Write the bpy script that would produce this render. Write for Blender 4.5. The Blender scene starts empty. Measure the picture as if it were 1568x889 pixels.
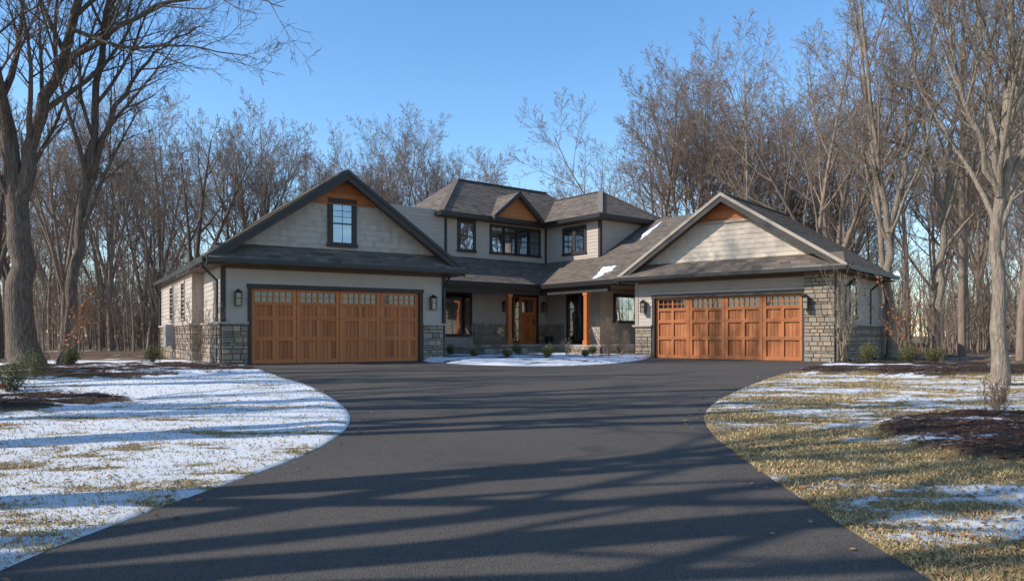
import bpy, math, random
import numpy as np
from mathutils import Vector, noise
random.seed(7)
scene=bpy.context.scene
COL=scene.collection
# ------------------------------------------------------------------ materials
def mat(name, base=(.5,.5,.5), rough=.8, var=0.0, var_col=None, nscale=3.0, ncol=None, nfac=.5,
        bump=0.0, bscale=40.0, stretch=(1,1,1), spec=.3, metallic=0.0, bdist=.02):
    m=bpy.data.materials.new(name); m.use_nodes=True
    nt=m.node_tree; N=nt.nodes; Lk=nt.links
    bs=N['Principled BSDF']; bs.inputs['Roughness'].default_value=rough
    bs.inputs['Specular IOR Level'].default_value=spec; bs.inputs['Metallic'].default_value=metallic
    tc=N.new('ShaderNodeTexCoord'); mp=N.new('ShaderNodeMapping'); mp.inputs['Scale'].default_value=stretch
    Lk.new(tc.outputs['Object'],mp.inputs['Vector'])
    cur=None
    c=N.new('ShaderNodeRGB'); c.outputs[0].default_value=(*base,1); cur=c.outputs[0]
    if ncol:
        nz=N.new('ShaderNodeTexNoise'); nz.inputs['Scale'].default_value=nscale; nz.inputs['Detail'].default_value=5
        nz.inputs['Roughness'].default_value=.65
        Lk.new(mp.outputs[0],nz.inputs['Vector'])
        rp=N.new('ShaderNodeMapRange'); rp.inputs[1].default_value=.35; rp.inputs[2].default_value=.65
        rp.inputs[4].default_value=nfac
        Lk.new(nz.outputs['Fac'],rp.inputs[0])
        mx=N.new('ShaderNodeMix'); mx.data_type='RGBA'
        Lk.new(rp.outputs[0],mx.inputs[0]); Lk.new(cur,mx.inputs[6]); mx.inputs[7].default_value=(*ncol,1); cur=mx.outputs[2]
    if var_col:
        at=N.new('ShaderNodeAttribute'); at.attribute_name='var'
        ramp=N.new('ShaderNodeValToRGB'); el=ramp.color_ramp.elements
        while len(el)<len(var_col): el.new(.5)
        for i,cc in enumerate(var_col):
            el[i].position=i/(len(var_col)-1); el[i].color=(*cc,1)
        Lk.new(at.outputs['Fac'],ramp.inputs[0])
        mx=N.new('ShaderNodeMix'); mx.data_type='RGBA'; mx.inputs[0].default_value=var
        Lk.new(cur,mx.inputs[6]); Lk.new(ramp.outputs[0],mx.inputs[7]); cur=mx.outputs[2]
    Lk.new(cur,bs.inputs['Base Color'])
    if bump>0:
        bz=N.new('ShaderNodeTexNoise'); bz.inputs['Scale'].default_value=bscale; bz.inputs['Detail'].default_value=3
        Lk.new(mp.outputs[0],bz.inputs['Vector'])
        bp=N.new('ShaderNodeBump'); bp.inputs['Strength'].default_value=bump; bp.inputs['Distance'].default_value=bdist
        Lk.new(bz.outputs['Fac'],bp.inputs['Height']); Lk.new(bp.outputs[0],bs.inputs['Normal'])
    return m
M_side=mat('lap_siding',(.475,.40,.335),.75,ncol=(.41,.345,.29),nscale=1.5,nfac=.5,bump=.15,bscale=30,var=.35,var_col=[(.43,.36,.30),(.51,.43,.36)])
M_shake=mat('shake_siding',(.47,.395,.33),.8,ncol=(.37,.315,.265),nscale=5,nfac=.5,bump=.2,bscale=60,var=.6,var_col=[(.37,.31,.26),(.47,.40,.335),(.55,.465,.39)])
M_shake_lit=mat('sunny_shake',(.58,.48,.375),.8,ncol=(.46,.385,.305),nscale=5,nfac=.5,bump=.2,bscale=60,var=.6,var_col=[(.50,.41,.32),(.59,.495,.39),(.66,.555,.445)])  # lighter copy of the shake siding, sunlight painted into its colour
M_trim=mat('dark_trim',(.036,.028,.024),.55,ncol=(.052,.042,.036),nscale=2,nfac=.6,spec=.4)
M_tan=mat('tan_trim',(.42,.345,.27),.7,ncol=(.34,.28,.22),nscale=2)
M_black=mat('black_metal',(.014,.013,.013),.4,spec=.5)
M_soffit=mat('soffit',(.15,.098,.065),.7,ncol=(.105,.07,.048),nscale=3)
M_roof=mat('roof_shingles',(.14,.11,.087),.92,ncol=(.23,.185,.145),nscale=60,nfac=.6,bump=.4,bscale=150,var=.75,
   var_col=[(.078,.061,.049),(.17,.135,.107),(.13,.104,.085),(.25,.20,.157)])
M_stone=mat('ledge_stone',(.32,.26,.20),.9,ncol=(.18,.145,.112),nscale=9,nfac=.6,bump=.9,bscale=22,var=.65,
   var_col=[(.14,.13,.122),(.38,.285,.19),(.26,.232,.21),(.50,.365,.23),(.22,.168,.13)])
M_mortar=mat('mortar',(.10,.088,.075),.95)
M_cap=mat('stone_cap',(.42,.365,.30),.85,ncol=(.29,.25,.21),nscale=8,bump=.3)
M_wood=mat('cedar_wood',(.54,.165,.045),.45,ncol=(.27,.068,.018),nscale=2.5,nfac=.7,bump=.12,bscale=25,stretch=(14,14,.9),
   var=.6,var_col=[(.24,.060,.016),(.60,.19,.055),(.40,.108,.028),(.68,.24,.078),(.32,.084,.022)],spec=.35)
M_woodh=mat('cedar_rail',(.60,.185,.052),.45,ncol=(.45,.125,.034),nscale=3.5,nfac=.7,bump=.1,bscale=25,stretch=(3,3,10),
   var=.4,var_col=[(.50,.145,.039),(.65,.215,.064)],spec=.35)
M_wood2=mat('cedar_wood_sun_offset',(.43,.15,.050),.5,ncol=(.22,.062,.020),nscale=2.5,nfac=.75,bump=.12,bscale=25,stretch=(14,14,.9),
   var=.6,var_col=[(.19,.055,.018),(.48,.17,.058),(.32,.098,.031),(.54,.21,.078),(.26,.076,.024)],spec=.3)  # darker cedar copy for the sunlit right door, colour offsets the sun
M_woodh2=mat('cedar_rail_sun_offset',(.48,.165,.056),.5,ncol=(.36,.112,.036),nscale=3.5,nfac=.7,bump=.1,bscale=25,stretch=(3,3,10),
   var=.4,var_col=[(.40,.13,.042),(.52,.19,.066)],spec=.3)  # rail colour dimmed likewise, to balance sunlight on the right door
M_gwood=mat('gable_wood',(.50,.17,.058),.6,ncol=(.34,.105,.035),nscale=6,nfac=.6,var=.5,var_col=[(.37,.12,.038),(.55,.205,.072)])
M_conc=mat('concrete',(.40,.37,.33),.9,ncol=(.28,.26,.23),nscale=4,bump=.2)
M_gray=mat('grey_plastic',(.32,.33,.33),.5)
M_snow=mat('snow_cover',(.80,.82,.86),.6,ncol=(.72,.75,.8),nscale=4,nfac=.5,bump=.6,bscale=18)
M_dark=mat('interior_dark',(.012,.011,.010),.8)
M_amber=mat('lantern_glass',(.25,.2,.14),.15,spec=.6)
def glassmat(nm,fac):
    m=bpy.data.materials.new(nm); m.use_nodes=True; nt=m.node_tree; N=nt.nodes; L=nt.links
    bs=N['Principled BSDF']; out=N['Material Output']
    bs.inputs['Base Color'].default_value=(.012,.014,.017,1); bs.inputs['Roughness'].default_value=.12
    gl=N.new('ShaderNodeBsdfGlossy'); gl.inputs['Roughness'].default_value=.02; gl.inputs['Color'].default_value=(.85,.9,1,1)
    nz=N.new('ShaderNodeTexNoise'); nz.inputs['Scale'].default_value=1.3; nz.inputs['Detail'].default_value=1
    tc=N.new('ShaderNodeTexCoord'); L.new(tc.outputs['Object'],nz.inputs['Vector'])
    bp=N.new('ShaderNodeBump'); bp.inputs['Strength'].default_value=.25; bp.inputs['Distance'].default_value=.05
    L.new(nz.outputs['Fac'],bp.inputs['Height']); L.new(bp.outputs[0],gl.inputs['Normal'])
    mx=N.new('ShaderNodeMixShader'); mx.inputs[0].default_value=fac
    L.new(bs.outputs[0],mx.inputs[1]); L.new(gl.outputs[0],mx.inputs[2]); L.new(mx.outputs[0],out.inputs[0])
    return m
M_glass=glassmat('window_glass',.32); M_glass2=glassmat('garage_lite_glass',.05)
M_bark=mat('bark',(.22,.165,.125),.95,ncol=(.07,.052,.040),nscale=4,nfac=.9,bump=1.0,bscale=6,stretch=(5,5,.8),bdist=.08)
M_barkl=mat('pale_bark',(.34,.27,.20),.95,ncol=(.145,.113,.085),nscale=4,nfac=.85,bump=1.0,bscale=7,stretch=(5,5,.9),bdist=.05)
M_barkf=mat('forest_bark',(.30,.225,.17),.95,ncol=(.17,.122,.092),nscale=3,nfac=.8,bump=.4,bscale=9,stretch=(3,3,.7))
M_twig=mat('twigs',(.25,.17,.12),.9)
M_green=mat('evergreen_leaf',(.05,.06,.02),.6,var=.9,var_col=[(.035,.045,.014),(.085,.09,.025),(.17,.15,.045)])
M_leaf=mat('dead_leaves',(.25,.12,.05),.8,var=.9,var_col=[(.11,.055,.026),(.28,.14,.06),(.42,.26,.12)])
M_oleaf=mat('orange_leaves',(.45,.16,.04),.7,var=.9,var_col=[(.40,.10,.02),(.58,.20,.05)])
M_mulch=mat('mulch_chips',(.06,.03,.02),.9,var=.9,var_col=[(.03,.017,.012),(.085,.044,.028),(.16,.085,.05)])
M_blade=mat('dry_grass',(.3,.24,.09),.7,var=.95,var_col=[(.20,.14,.052),(.39,.265,.115),(.55,.40,.19),(.64,.50,.28)])
# ------------------------------------------------------------------ builder
class B:
    def __init__(s): s.v=[];s.f=[];s.m=[];s.c=[];s.mats=[]
    def mi(s,m):
        if m not in s.mats: s.mats.append(m)
        return s.mats.index(m)
    def poly(s,pts,m,var=None):
        n=len(s.v); s.v.extend([tuple(p) for p in pts]); s.f.append(tuple(range(n,n+len(pts))))
        s.m.append(s.mi(m)); s.c.append(random.random() if var is None else var)
    def prism(s,pts,vec,m,var=None):
        pts=[Vector(p) for p in pts]; vec=Vector(vec); q=[p+vec for p in pts]
        if var is None: var=random.random()
        nrm=Vector((0,0,0))
        for i in range(len(pts)): nrm+=(pts[i]-pts[0]).cross(pts[(i+1)%len(pts)]-pts[0])
        if nrm.dot(vec)>0: pts=pts[::-1]; q=q[::-1]
        s.poly(pts,m,var); s.poly(q[::-1],m,var)
        k=len(pts)
        for i in range(k):
            j=(i+1)%k; s.poly([pts[j],pts[i],q[i],q[j]],m,var)
    def obj(s,name,parent=None,smooth=False):
        me=bpy.data.meshes.new(name); me.from_pydata(s.v,[],s.f)
        for m in s.mats: me.materials.append(m)
        me.polygons.foreach_set('material_index',s.m)
        a=me.attributes.new('var','FLOAT','FACE'); a.data.foreach_set('value',s.c)
        if smooth: me.polygons.foreach_set('use_smooth',[True]*len(s.f))
        me.update()
        o=bpy.data.objects.new(name,me); COL.objects.link(o)
        if parent: o.parent=parent
        return o
def empty(name,loc=(0,0,0)):
    e=bpy.data.objects.new(name,None); e.location=loc; COL.objects.link(e); return e
class Fr:
    def __init__(s,o,deg):
        s.o=Vector((o[0],o[1],0)); s.deg=deg; a=math.radians(deg)
        s.u=Vector((math.cos(a),math.sin(a),0)); s.n=Vector((-math.sin(a),math.cos(a),0))
    def p(s,a,b,z): return s.o+s.u*a+s.n*b+Vector((0,0,z))
    def sub(s,a,b,dd):
        q=s.p(a,b,0); return Fr((q.x,q.y),s.deg+dd)
def box(bd,F,a0,a1,b0,b1,z0,z1,m,var=None):
    bd.prism([F.p(a0,b0,z0),F.p(a1,b0,z0),F.p(a1,b1,z0),F.p(a0,b1,z0)],(0,0,z1-z0),m,var)
def courses(bd,poly,out,rowh,wmin,wmax,t,m,lift=.004,jit=0.0):
    P=[Vector(p) for p in poly]
    n=Vector((0,0,0))
    for i in range(len(P)): n+=(P[i]-P[0]).cross(P[(i+1)%len(P)]-P[0])
    n.normalize()
    if n.dot(Vector(out))<0: n=-n
    v=Vector((0,0,1))-n*n.z; v.normalize(); u=v.cross(n); u.normalize()
    o=P[0]; Q=[((p-o).dot(u),(p-o).dot(v)) for p in P]
    vmin=min(q[1] for q in Q); vmax=max(q[1] for q in Q)
    def ext(vv):
        xs=[]
        for i in range(len(Q)):
            x0,y0=Q[i];x1,y1=Q[(i+1)%len(Q)]
            if abs(y1-y0)<1e-7: continue
            k=(vv-y0)/(y1-y0)
            if -1e-6<=k<=1+1e-6: xs.append(x0+(x1-x0)*k)
        return (min(xs),max(xs)) if xs else None
    def W(x,y,h): return o+u*x+v*y+n*h
    y=vmin
    while y<vmax-.01:
        y1=min(y+rowh,vmax)
        e0=ext(y+1e-4); e1=ext(y1-1e-4)
        if e0 and e1:
            lo=min(e0[0],e1[0]); hi=max(e0[1],e1[1])
            x=lo-random.uniform(0,wmax)
            while x<hi:
                w=random.uniform(wmin,wmax); xe=x+w
                c0=lambda a,e:min(max(a,e[0]),e[1])
                bl,br,tl,tr=c0(x,e0),c0(xe,e0),c0(x,e1),c0(xe,e1)
                x=xe
                if br-bl<.004 and tr-tl<.004: continue
                dj=random.uniform(-jit,jit); tt=t*random.uniform(.85,1.15); g=random.random()
                ya=y+dj
                bd.poly([W(bl,ya,lift+tt),W(br,ya,lift+tt),W(tr,y1,lift+tt*.2),W(tl,y1,lift+tt*.2)],m,g)
                bd.poly([W(bl,ya,0),W(br,ya,0),W(br,ya,lift+tt),W(bl,ya,lift+tt)],m,g*.6)
        y=y1
def siding(bd,F,a0,a1,z0,z1,b=0,m=None,rowh=.16):
    box(bd,F,a0,a1,b,b+.12,z0,z1,m or M_side)
    courses(bd,[F.p(a0,b,z0),F.p(a1,b,z0),F.p(a1,b,z1),F.p(a0,b,z1)],-F.n,rowh,3.0,4.2,.022,m or M_side)
def stone(bd,F,a0,a1,z0,z1,b=0,th=.08):
    box(bd,F,a0,a1,b-th+.03,b+.1,z0,z1,M_mortar)
    z=z0
    while z<z1-.02:
        h=min(random.choice([.07,.09,.12,.15,.19]),z1-z)
        if z1-z-h<.04: h=z1-z
        a=a0
        while a<a1-.01:
            w=random.uniform(.14,.42); 
            if a+w>a1-.08: w=a1-a
            d=b-th-random.uniform(0,.03); g=.006
            f=[(a+g,z+g),(a+w-g,z+g),(a+w-g,z+h-g),(a+g,z+h-g)]
            r=.010
            fr=[(a+g+r,z+g+r),(a+w-g-r,z+g+r),(a+w-g-r,z+h-g-r),(a+g+r,z+h-g-r)]
            fr=[(x+random.uniform(-.006,.006),y+random.uniform(-.004,.004)) for x,y in fr]
            c=random.random()
            base=[F.p(x,b-th+.03,y) for x,y in f]; top=[F.p(x,d+random.uniform(-.006,.006),y) for x,y in fr]
            bd.poly(top,M_stone,c)
            for i in range(4):
                j=(i+1)%4; bd.poly([base[i],base[j],top[j],top[i]],M_stone,c)
            a+=w
        z+=h
def window(bd,F,a0,a1,z0,z1,b=0,cols=2,rows=2,trim=.1,mid=True,tm=None):
    tm=tm or M_trim; f=b-.045
    box(bd,F,a0-trim,a1+trim,f-.01,b+.02,z1,z1+trim*1.2,tm)
    box(bd,F,a0-trim-.03,a1+trim+.03,f-.04,b+.02,z0-trim*.8,z0,tm)
    box(bd,F,a0-trim,a0,f,b+.02,z0,z1,tm); box(bd,F,a1,a1+trim,f,b+.02,z0,z1,tm)
    s=.045
    box(bd,F,a0,a1,b-.035,b,z0,z0+s,M_black);box(bd,F,a0,a1,b-.035,b,z1-s,z1,M_black)
    box(bd,F,a0,a0+s,b-.034,b,z0+s,z1-s,M_black);box(bd,F,a1-s,a1,b-.034,b,z0+s,z1-s,M_black)
    zm=(z0+z1)/2
    if mid: box(bd,F,a0+s,a1-s,b-.033,b,zm-.025,zm+.025,M_black)
    bd.poly([F.p(a0+s,b-.022,z0+s),F.p(a1-s,b-.022,z0+s),F.p(a1-s,b-.022,z1-s),F.p(a0+s,b-.022,z1-s)],M_glass)
    for i in range(1,cols):
        x=a0+s+(a1-a0-2*s)*i/cols; box(bd,F,x-.009,x+.009,b-.030,b-.021,z0+s,z1-s,M_black)
    for (l,h) in ([(zm+.025,z1-s)] if mid else [(z0+s,z1-s)]):
        for i in range(1,rows):
            z=l+(h-l)*i/rows; box(bd,F,a0+s,a1-s,b-.029,b-.0205,z-.009,z+.009,M_black)
def slab(bd,poly,th,m=None):
    P=[Vector(p) for p in poly]; bd.prism(P,(0,0,-th),m or M_soffit)
def roof(bd,poly,th=.14):
    slab(bd,poly,th); courses(bd,poly,(0,0,1),.15,.22,.45,.014,M_roof,lift=.006,jit=.006)
def beam(bd,p0,p1,w,h,m,zoff=0):
    p0=Vector(p0);p1=Vector(p1); d=(p1-p0); d.z=0; d.normalize(); s=Vector((d.y,-d.x,0))*w/2
    z=Vector((0,0,zoff)); up=Vector((0,0,h))
    bd.prism([p0-s+z,p0+s+z,p0+s+z+up,p0-s+z+up],p1-p0,m)
def tube(bd,pts,rad,sides,m,cap=False):
    n0=len(bd.v); k=len(pts); mi=bd.mi(m)
    cs=[(math.cos(2*math.pi*j/sides),math.sin(2*math.pi*j/sides)) for j in range(sides)]
    for i,p in enumerate(pts):
        t=(pts[min(i+1,k-1)]-pts[max(i-1,0)]); 
        if t.length<1e-6: t=Vector((0,0,1))
        t.normalize(); ref=Vector((1,0,0)) if abs(t.x)<.8 else Vector((0,1,0))
        e1=t.cross(ref).normalized(); e2=t.cross(e1); e1*=rad[i]; e2*=rad[i]
        for c_,s_ in cs:
            bd.v.append((p.x+e1.x*c_+e2.x*s_,p.y+e1.y*c_+e2.y*s_,p.z+e1.z*c_+e2.z*s_))
    for i in range(k-1):
        for j in range(sides):
            j2=(j+1)%sides; a=n0+i*sides
            bd.f.append((a+j,a+j2,a+sides+j2,a+sides+j)); bd.m.append(mi); bd.c.append(.5)
def downspout(bd,F,a,b,z0,z1,off=.45,na=0,nb=-1):
    P=[F.p(a,b,z0),F.p(a,b,z1-.55),F.p(a+na*off,b+nb*off,z1-.12),F.p(a+na*off,b+nb*off,z1)]
    tube(bd,[P[0]+(F.u*na+F.n*nb)*.25,P[0]+Vector((0,0,.12)),P[1],P[2],P[3]],[.045]*5,6,M_black)
def lantern(bd,F,a,b,z):
    box(bd,F,a-.06,a+.06,b-.03,b,z-.18,z+.2,M_black)
    box(bd,F,a-.015,a+.015,b-.14,b-.03,z+.2,z+.225,M_black)
    c=b-.15; w=.085
    for s1 in (-1,1):
        for s2 in (-1,1):
            box(bd,F,a+s1*w-.01,a+s1*w+.01,c+s2*w-.01,c+s2*w+.01,z-.24,z+.16,M_black)
    box(bd,F,a-w+.012,a+w-.012,c-w+.012,c+w-.012,z-.23,z+.15,M_amber)
    for zz in (-.26,-.02,.15): box(bd,F,a-w-.014,a+w+.014,c-w-.014,c+w+.014,z+zz,z+zz+.022,M_black)
    q=[F.p(a-w-.04,c-w-.04,z+.172),F.p(a+w+.04,c-w-.04,z+.172),F.p(a+w+.04,c+w+.04,z+.172),F.p(a-w-.04,c+w+.04,z+.172)]
    top=F.p(a,c,z+.29)
    for i in range(4): bd.poly([q[i],q[(i+1)%4],top],M_black)
    bd.poly(q[::-1],M_black)
def garage_door(F,a0,a1,ht,name,parent,WD,WH,bays=4):
    bd=B(); b=.13
    box(bd,F,a0-.01,a1+.01,b+.05,b+.09,0,ht,M_dark)
    W=(a1-a0)/bays; st=.13
    for i in range(bays):
        x0=a0+i*W; x1=x0+W
        box(bd,F,x0+.008,x0+st,b-.05,b+.05,.02,ht,WH); box(bd,F,x1-st,x1-.008,b-.05,b+.05,.02,ht,WH)
        rails=[(.02,.15),(.76,.88),(1.42,1.54),(1.90,2.01),(ht-.08,ht)]
        for r0,r1 in rails: box(bd,F,x0+st,x1-st,b-.048,b+.05,r0,r1,WH)
        xm=(x0+x1)/2
        for (p0,p1) in ((.15,.76),(.88,1.42),(1.54,1.90)):
            box(bd,F,xm-.05,xm+.05,b-.046,b+.05,p0,p1,WH)
            for (l,r) in ((x0+st,xm-.05),(xm+.05,x1-st)):
                n=4; w=(r-l)/n
                for k in range(n): box(bd,F,l+k*w+.005,l+(k+1)*w-.005,b+.012,b+.05,p0,p1,WD)
        l,r,z0,z1=x0+st,x1-st,2.01,ht-.08
        bd.poly([F.p(l,b+.01,z0),F.p(r,b+.01,z0),F.p(r,b+.01,z1),F.p(l,b+.01,z1)],M_glass2)
        for k in range(1,6):
            x=l+(r-l)*k/6; ww=.03 if k==3 else .013
            box(bd,F,x-ww,x+ww,b-.030,b+.009,z0,z1,WH)
        zz=(z0+z1)/2; box(bd,F,l,r,b-.026,b+.008,zz-.013,zz+.013,WH)
    for z in (.82,1.48,1.955):
        box(bd,F,a0,a1,b-.0515,b-.049,z-.004,z+.004,M_dark)
    box(bd,F,a0,a1,b-.05,b+.05,0,.018,M_black)
    return bd.obj(name,parent)
house=empty('craftsman_house',(0,30,0))
HB={}
def hb(n):
    if n not in HB: HB[n]=B()
    return HB[n]
FL=Fr((-9.01,23.34),31.2); WL=7.65
FR=Fr((5.15,31.05),-40); WR=7.9
FM=Fr((-3.2,34.1),38)
ZE=3.30
def wing(F,W,D,peak,door,shake,stoneR,name):
    wl=hb('walls'); rf=hb('roof'); tr=hb('trim'); st=hb('stone_veneer')
    a0,a1=door; ht=2.42
    siding(wl,F,0,a0-.12,1.30,3.2); 
    if not stoneR: siding(wl,F,a1+.12,W,1.30,3.2)
    siding(wl,F,a0-.12,a1+.12,ht+.12,3.2)
    stone(st,F,-.02,a0-.125,0,1.28,0)
    box(st,F,-.12,a0-.11,-.15,.03,1.28,1.35,M_cap)
    if stoneR: stone(st,F,a1+.125,W+.02,0,3.15,-.12)
    else:
        stone(st,F,a1+.125,W+.02,0,1.28,0); box(st,F,a1+.11,W+.12,-.15,.03,1.28,1.35,M_cap)
    box(tr,F,a0-.12,a0,-.05,.16,0,ht,M_trim); box(tr,F,a1,a1+.12,-.05,.16,0,ht,M_trim)
    box(tr,F,a0-.15,a1+.15,-.055,.16,ht,ht+.14,M_trim)
    if stoneR: box(tr,F,a0-.3,a1+.1,-.07,0,ht+.26,ht+.56,M_tan)
    box(tr,F,-.05,.1,-.04,.02,1.35,3.15,M_tan if stoneR else M_trim)
    if not stoneR: box(tr,F,W-.1,W+.05,-.04,.02,1.35,3.15,M_trim)
    box(tr,F,-.05,W+.05,-.035,.02,3.02,3.2,M_soffit)
    garage_door(F,a0,a1,ht,'garage_door_'+name,house,*( (M_wood2,M_woodh2) if stoneR else (M_wood,M_woodh)))
    ov=.55; bf=-.55; s=(peak-ZE)/(W/2+ov)
    zu=lambda a: ZE+(min(a,W-a)+ov)*s-.15
    pg=[F.p(0,0,3.2),F.p(W,0,3.2),F.p(W,0,zu(W)),F.p(W/2,0,zu(W/2)),F.p(0,0,zu(0))]
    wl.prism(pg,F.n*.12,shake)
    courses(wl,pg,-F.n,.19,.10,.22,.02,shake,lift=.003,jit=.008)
    zt=peak-.95; hw=(peak-.15-zt)/s
    pp=[F.p(W/2-hw,-.05,zt),F.p(W/2+hw,-.05,zt),F.p(W/2,-.05,zu(W/2))]
    wl.prism(pp,F.n*.04,M_gwood); courses(wl,pp,-F.n,.13,2,3,.018,M_gwood)
    box(tr,F,W/2-hw,W/2+hw,-.085,-.052,zt-.08,zt+.02,M_tan if stoneR else M_gwood)
    for sg in (0,1):
        ae=-ov if sg==0 else W+ov
        roof(rf,[F.p(ae,bf,ZE),F.p(ae,D,ZE),F.p(W/2,D,peak),F.p(W/2,bf,peak)])
        q=[F.p(ae,bf,ZE+.03),F.p(W/2,bf,peak+.03),F.p(W/2,bf,peak-.30),F.p(ae,bf,ZE-.28)]
        tr.prism(q,-F.n*.05,M_trim)
        q=[F.p(ae,bf-.05,ZE+.05),F.p(W/2,bf-.05,peak+.05),F.p(W/2,bf-.05,peak-.08),F.p(ae,bf-.05,ZE-.08)]
        tr.prism(q,-F.n*.035,M_tan if stoneR else M_black)
        e0=F.p(ae+(-.06 if sg==0 else .06),bf,0); e1=F.p(ae+(-.06 if sg==0 else .06),D,0)
        beam(tr,e0,e1,.12,.14,M_black,ZE-.15)
        if sg==0: box(tr,F,-ov,0,bf,D,ZE-.22,ZE-.19,M_soffit)
        else: box(tr,F,W,W+ov,bf,D,ZE-.22,ZE-.19,M_soffit)
    beam(rf,F.p(W/2,bf-.05,peak-.03),F.p(W/2,D,peak-.03),.26,.05,M_roof)
    roof(rf,[F.p(-ov+.02,-.72,3.26),F.p(W+ov-.02,-.72,3.26),F.p(W+.25,-.02,3.80),F.p(-.25,-.02,3.80)],.06)
    box(tr,F,-ov,W+ov,-.70,0,3.12,3.16,M_soffit)
    box(tr,F,-ov,W+ov,-.71,-.67,3.16,3.24,M_trim)
    beam(tr,F.p(-ov-.03,-.78,0),F.p(W+ov+.03,-.78,0),.13,.13,M_black,3.14)
    return s
wing(FL,WL,12.8,6.35,(.88,6.67),M_shake,False,'left')
wing(FR,WR,6.0,6.22,(.86,6.76),M_shake_lit,True,'right')
wl=hb('walls'); rf=hb('roof'); tr=hb('trim'); st=hb('stone_veneer'); wn=hb('windows')
S=FL.sub(0,0,-90)
siding(wl,S,-3.4,0,1.3,3.2); stone(st,S,-3.4,.02,0,1.28,0); box(st,S,-3.4,.1,-.14,.03,1.28,1.35,M_cap)
S2=FL.sub(-.36,0,-90)
siding(wl,S2,-12.4,-3.4,1.3,3.15); stone(st,S2,-12.4,-3.38,0,1.28,0); box(st,S2,-12.4,-3.3,-.14,.03,1.28,1.35,M_cap)
F3=FL.sub(-.36,3.4,0)
siding(wl,F3,0,.36,1.3,3.15); stone(st,F3,-.06,.34,0,1.28,0); box(st,F3,-.12,.36,-.14,.03,1.28,1.35,M_cap)
box(tr,F3,-.03,.09,-.03,.03,1.35,3.1,M_tan)
window(wn,S2,-6.0,-5.2,1.55,2.85,0,2,2,.09,tm=M_tan); window(wn,S2,-9.3,-8.4,1.55,2.85,0,2,2,.09,tm=M_tan)
box(hb('utility_box'),S2,-7.9,-7.3,-.42,-.1,.5,1.35,M_gray); box(hb('utility_box'),S2,-7.8,-7.4,-.44,-.421,.95,1.25,M_conc)
downspout(tr,FL,-.1,.3,0,3.2,.45,-1,0)
downspout(tr,FL,-.46,12.1,0,3.2,.2,-1,0)
R1=FL.sub(WL,0,90); siding(wl,R1,0,12.5,.0,3.2)
Bk=FL.sub(WL,12.5,180); siding(wl,Bk,0,WL+.36,0,3.2)
wl.prism([FL.p(0,12.3,3.2),FL.p(WL,12.3,3.2),FL.p(WL/2,12.3,6.15)],FL.n*.15,M_shake)
downspout(tr,FL,WL-.05,-.08,0,3.2,.55,0,-1)
window(wn,FL,WL/2-.36,WL/2+.36,4.0,5.35,-.03,2,3,.14)
lan=hb('wall_lanterns')
lantern(lan,FL,.44,-.03,2.1); lantern(lan,FL,7.13,-.03,2.1); lantern(lan,FR,.42,-.03,2.1); lantern(lan,FR,7.0,-.24,2.1)
R2=FR.sub(WR,0,90); siding(wl,R2,.6,6,1.3,3.2); stone(st,R2,.6,6,0,1.28,0); box(st,R2,.6,6,-.14,.03,1.28,1.35,M_cap)
stone(st,R2,-.14,.62,0,3.15,-.02)
window(wn,R2,1.6,2.3,1.6,2.8,0,2,2,.09)
downspout(tr,R2,1.0,-.03,0,3.2,.5,0,-1); downspout(tr,R2,4.2,-.03,0,3.2,.5,0,-1)
L2=FR.sub(0,0,-90); siding(wl,L2,-6,0,0,3.2)
B2=FR.sub(WR,5.9,180); siding(wl,B2,0,WR,0,3.2)
wl.prism([FR.p(0,5.7,3.2),FR.p(WR,5.7,3.2),FR.p(WR/2,5.7,6.0)],FR.n*.15,M_shake)
F=FM
A1=10.85
siding(wl,F,-4,6.65,.4,6.7,.5); 
SV=F.sub(6.65,0,-90)
siding(wl,SV,-.5,3.45,.4,6.7,0)
FRt=F.sub(0,-3.45,0); siding(wl,FRt,6.65,10.35,.4,6.7,0)
SR=F.sub(10.35,0,90); siding(wl,SR,-3.45,4.5,0,6.7,0)
SB=F.sub(10.35,4.5,180); siding(wl,SB,0,9.85,0,6.7,0)
SL=F.sub(.5,0,-90); siding(wl,SL,-4.5,-.5,0,6.7,0)
for (a,b) in ((.5,.5),(6.65,-3.45),(10.35,-3.45)):
    box(tr,F,a-.04,a+.10,b-.04,b+.10,3.0,6.5,M_trim)
box(tr,F,6.56,6.66,.40,.51,3.0,6.5,M_trim)
E=6.6; pk=8.72; rp=8.2
roof(rf,[F.p(0,0,E),F.p(A1,0,E),F.p(8.35,2.5,pk),F.p(2.5,2.5,pk)])
roof(rf,[F.p(0,0,E),F.p(2.5,2.5,pk),F.p(0,5,E)])
roof(rf,[F.p(0,5,E),F.p(2.5,2.5,pk),F.p(8.35,2.5,pk),F.p(A1,5,E)])
roof(rf,[F.p(A1,0,E),F.p(8.35,2.5,pk),F.p(A1,5,E)])
roof(rf,[F.p(6.15,-3.95,E),F.p(8.5,-1.6,rp),F.p(8.5,1.9,rp),F.p(6.15,0,E)])
roof(rf,[F.p(6.15,-3.95,E),F.p(8.5,-1.6,rp),F.p(A1,-3.95,E)])
roof(rf,[F.p(A1,-3.95,E),F.p(8.5,-1.6,rp),F.p(8.5,1.9,rp),F.p(A1,0,E)])
def cap(p0,p1): beam(rf,F.p(*p0),F.p(*p1),.24,.05,M_roof)
cap((2.5,2.5,pk-.02),(8.35,2.5,pk-.02)); cap((0,0,E-.0),(2.5,2.5,pk-.0)); cap((6.15,-3.95,E),(8.5,-1.6,rp)); cap((A1,-3.95,E),(8.5,-1.6,rp)); cap((8.5,-1.6,rp-.02),(8.5,1.9,rp-.02))
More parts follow.
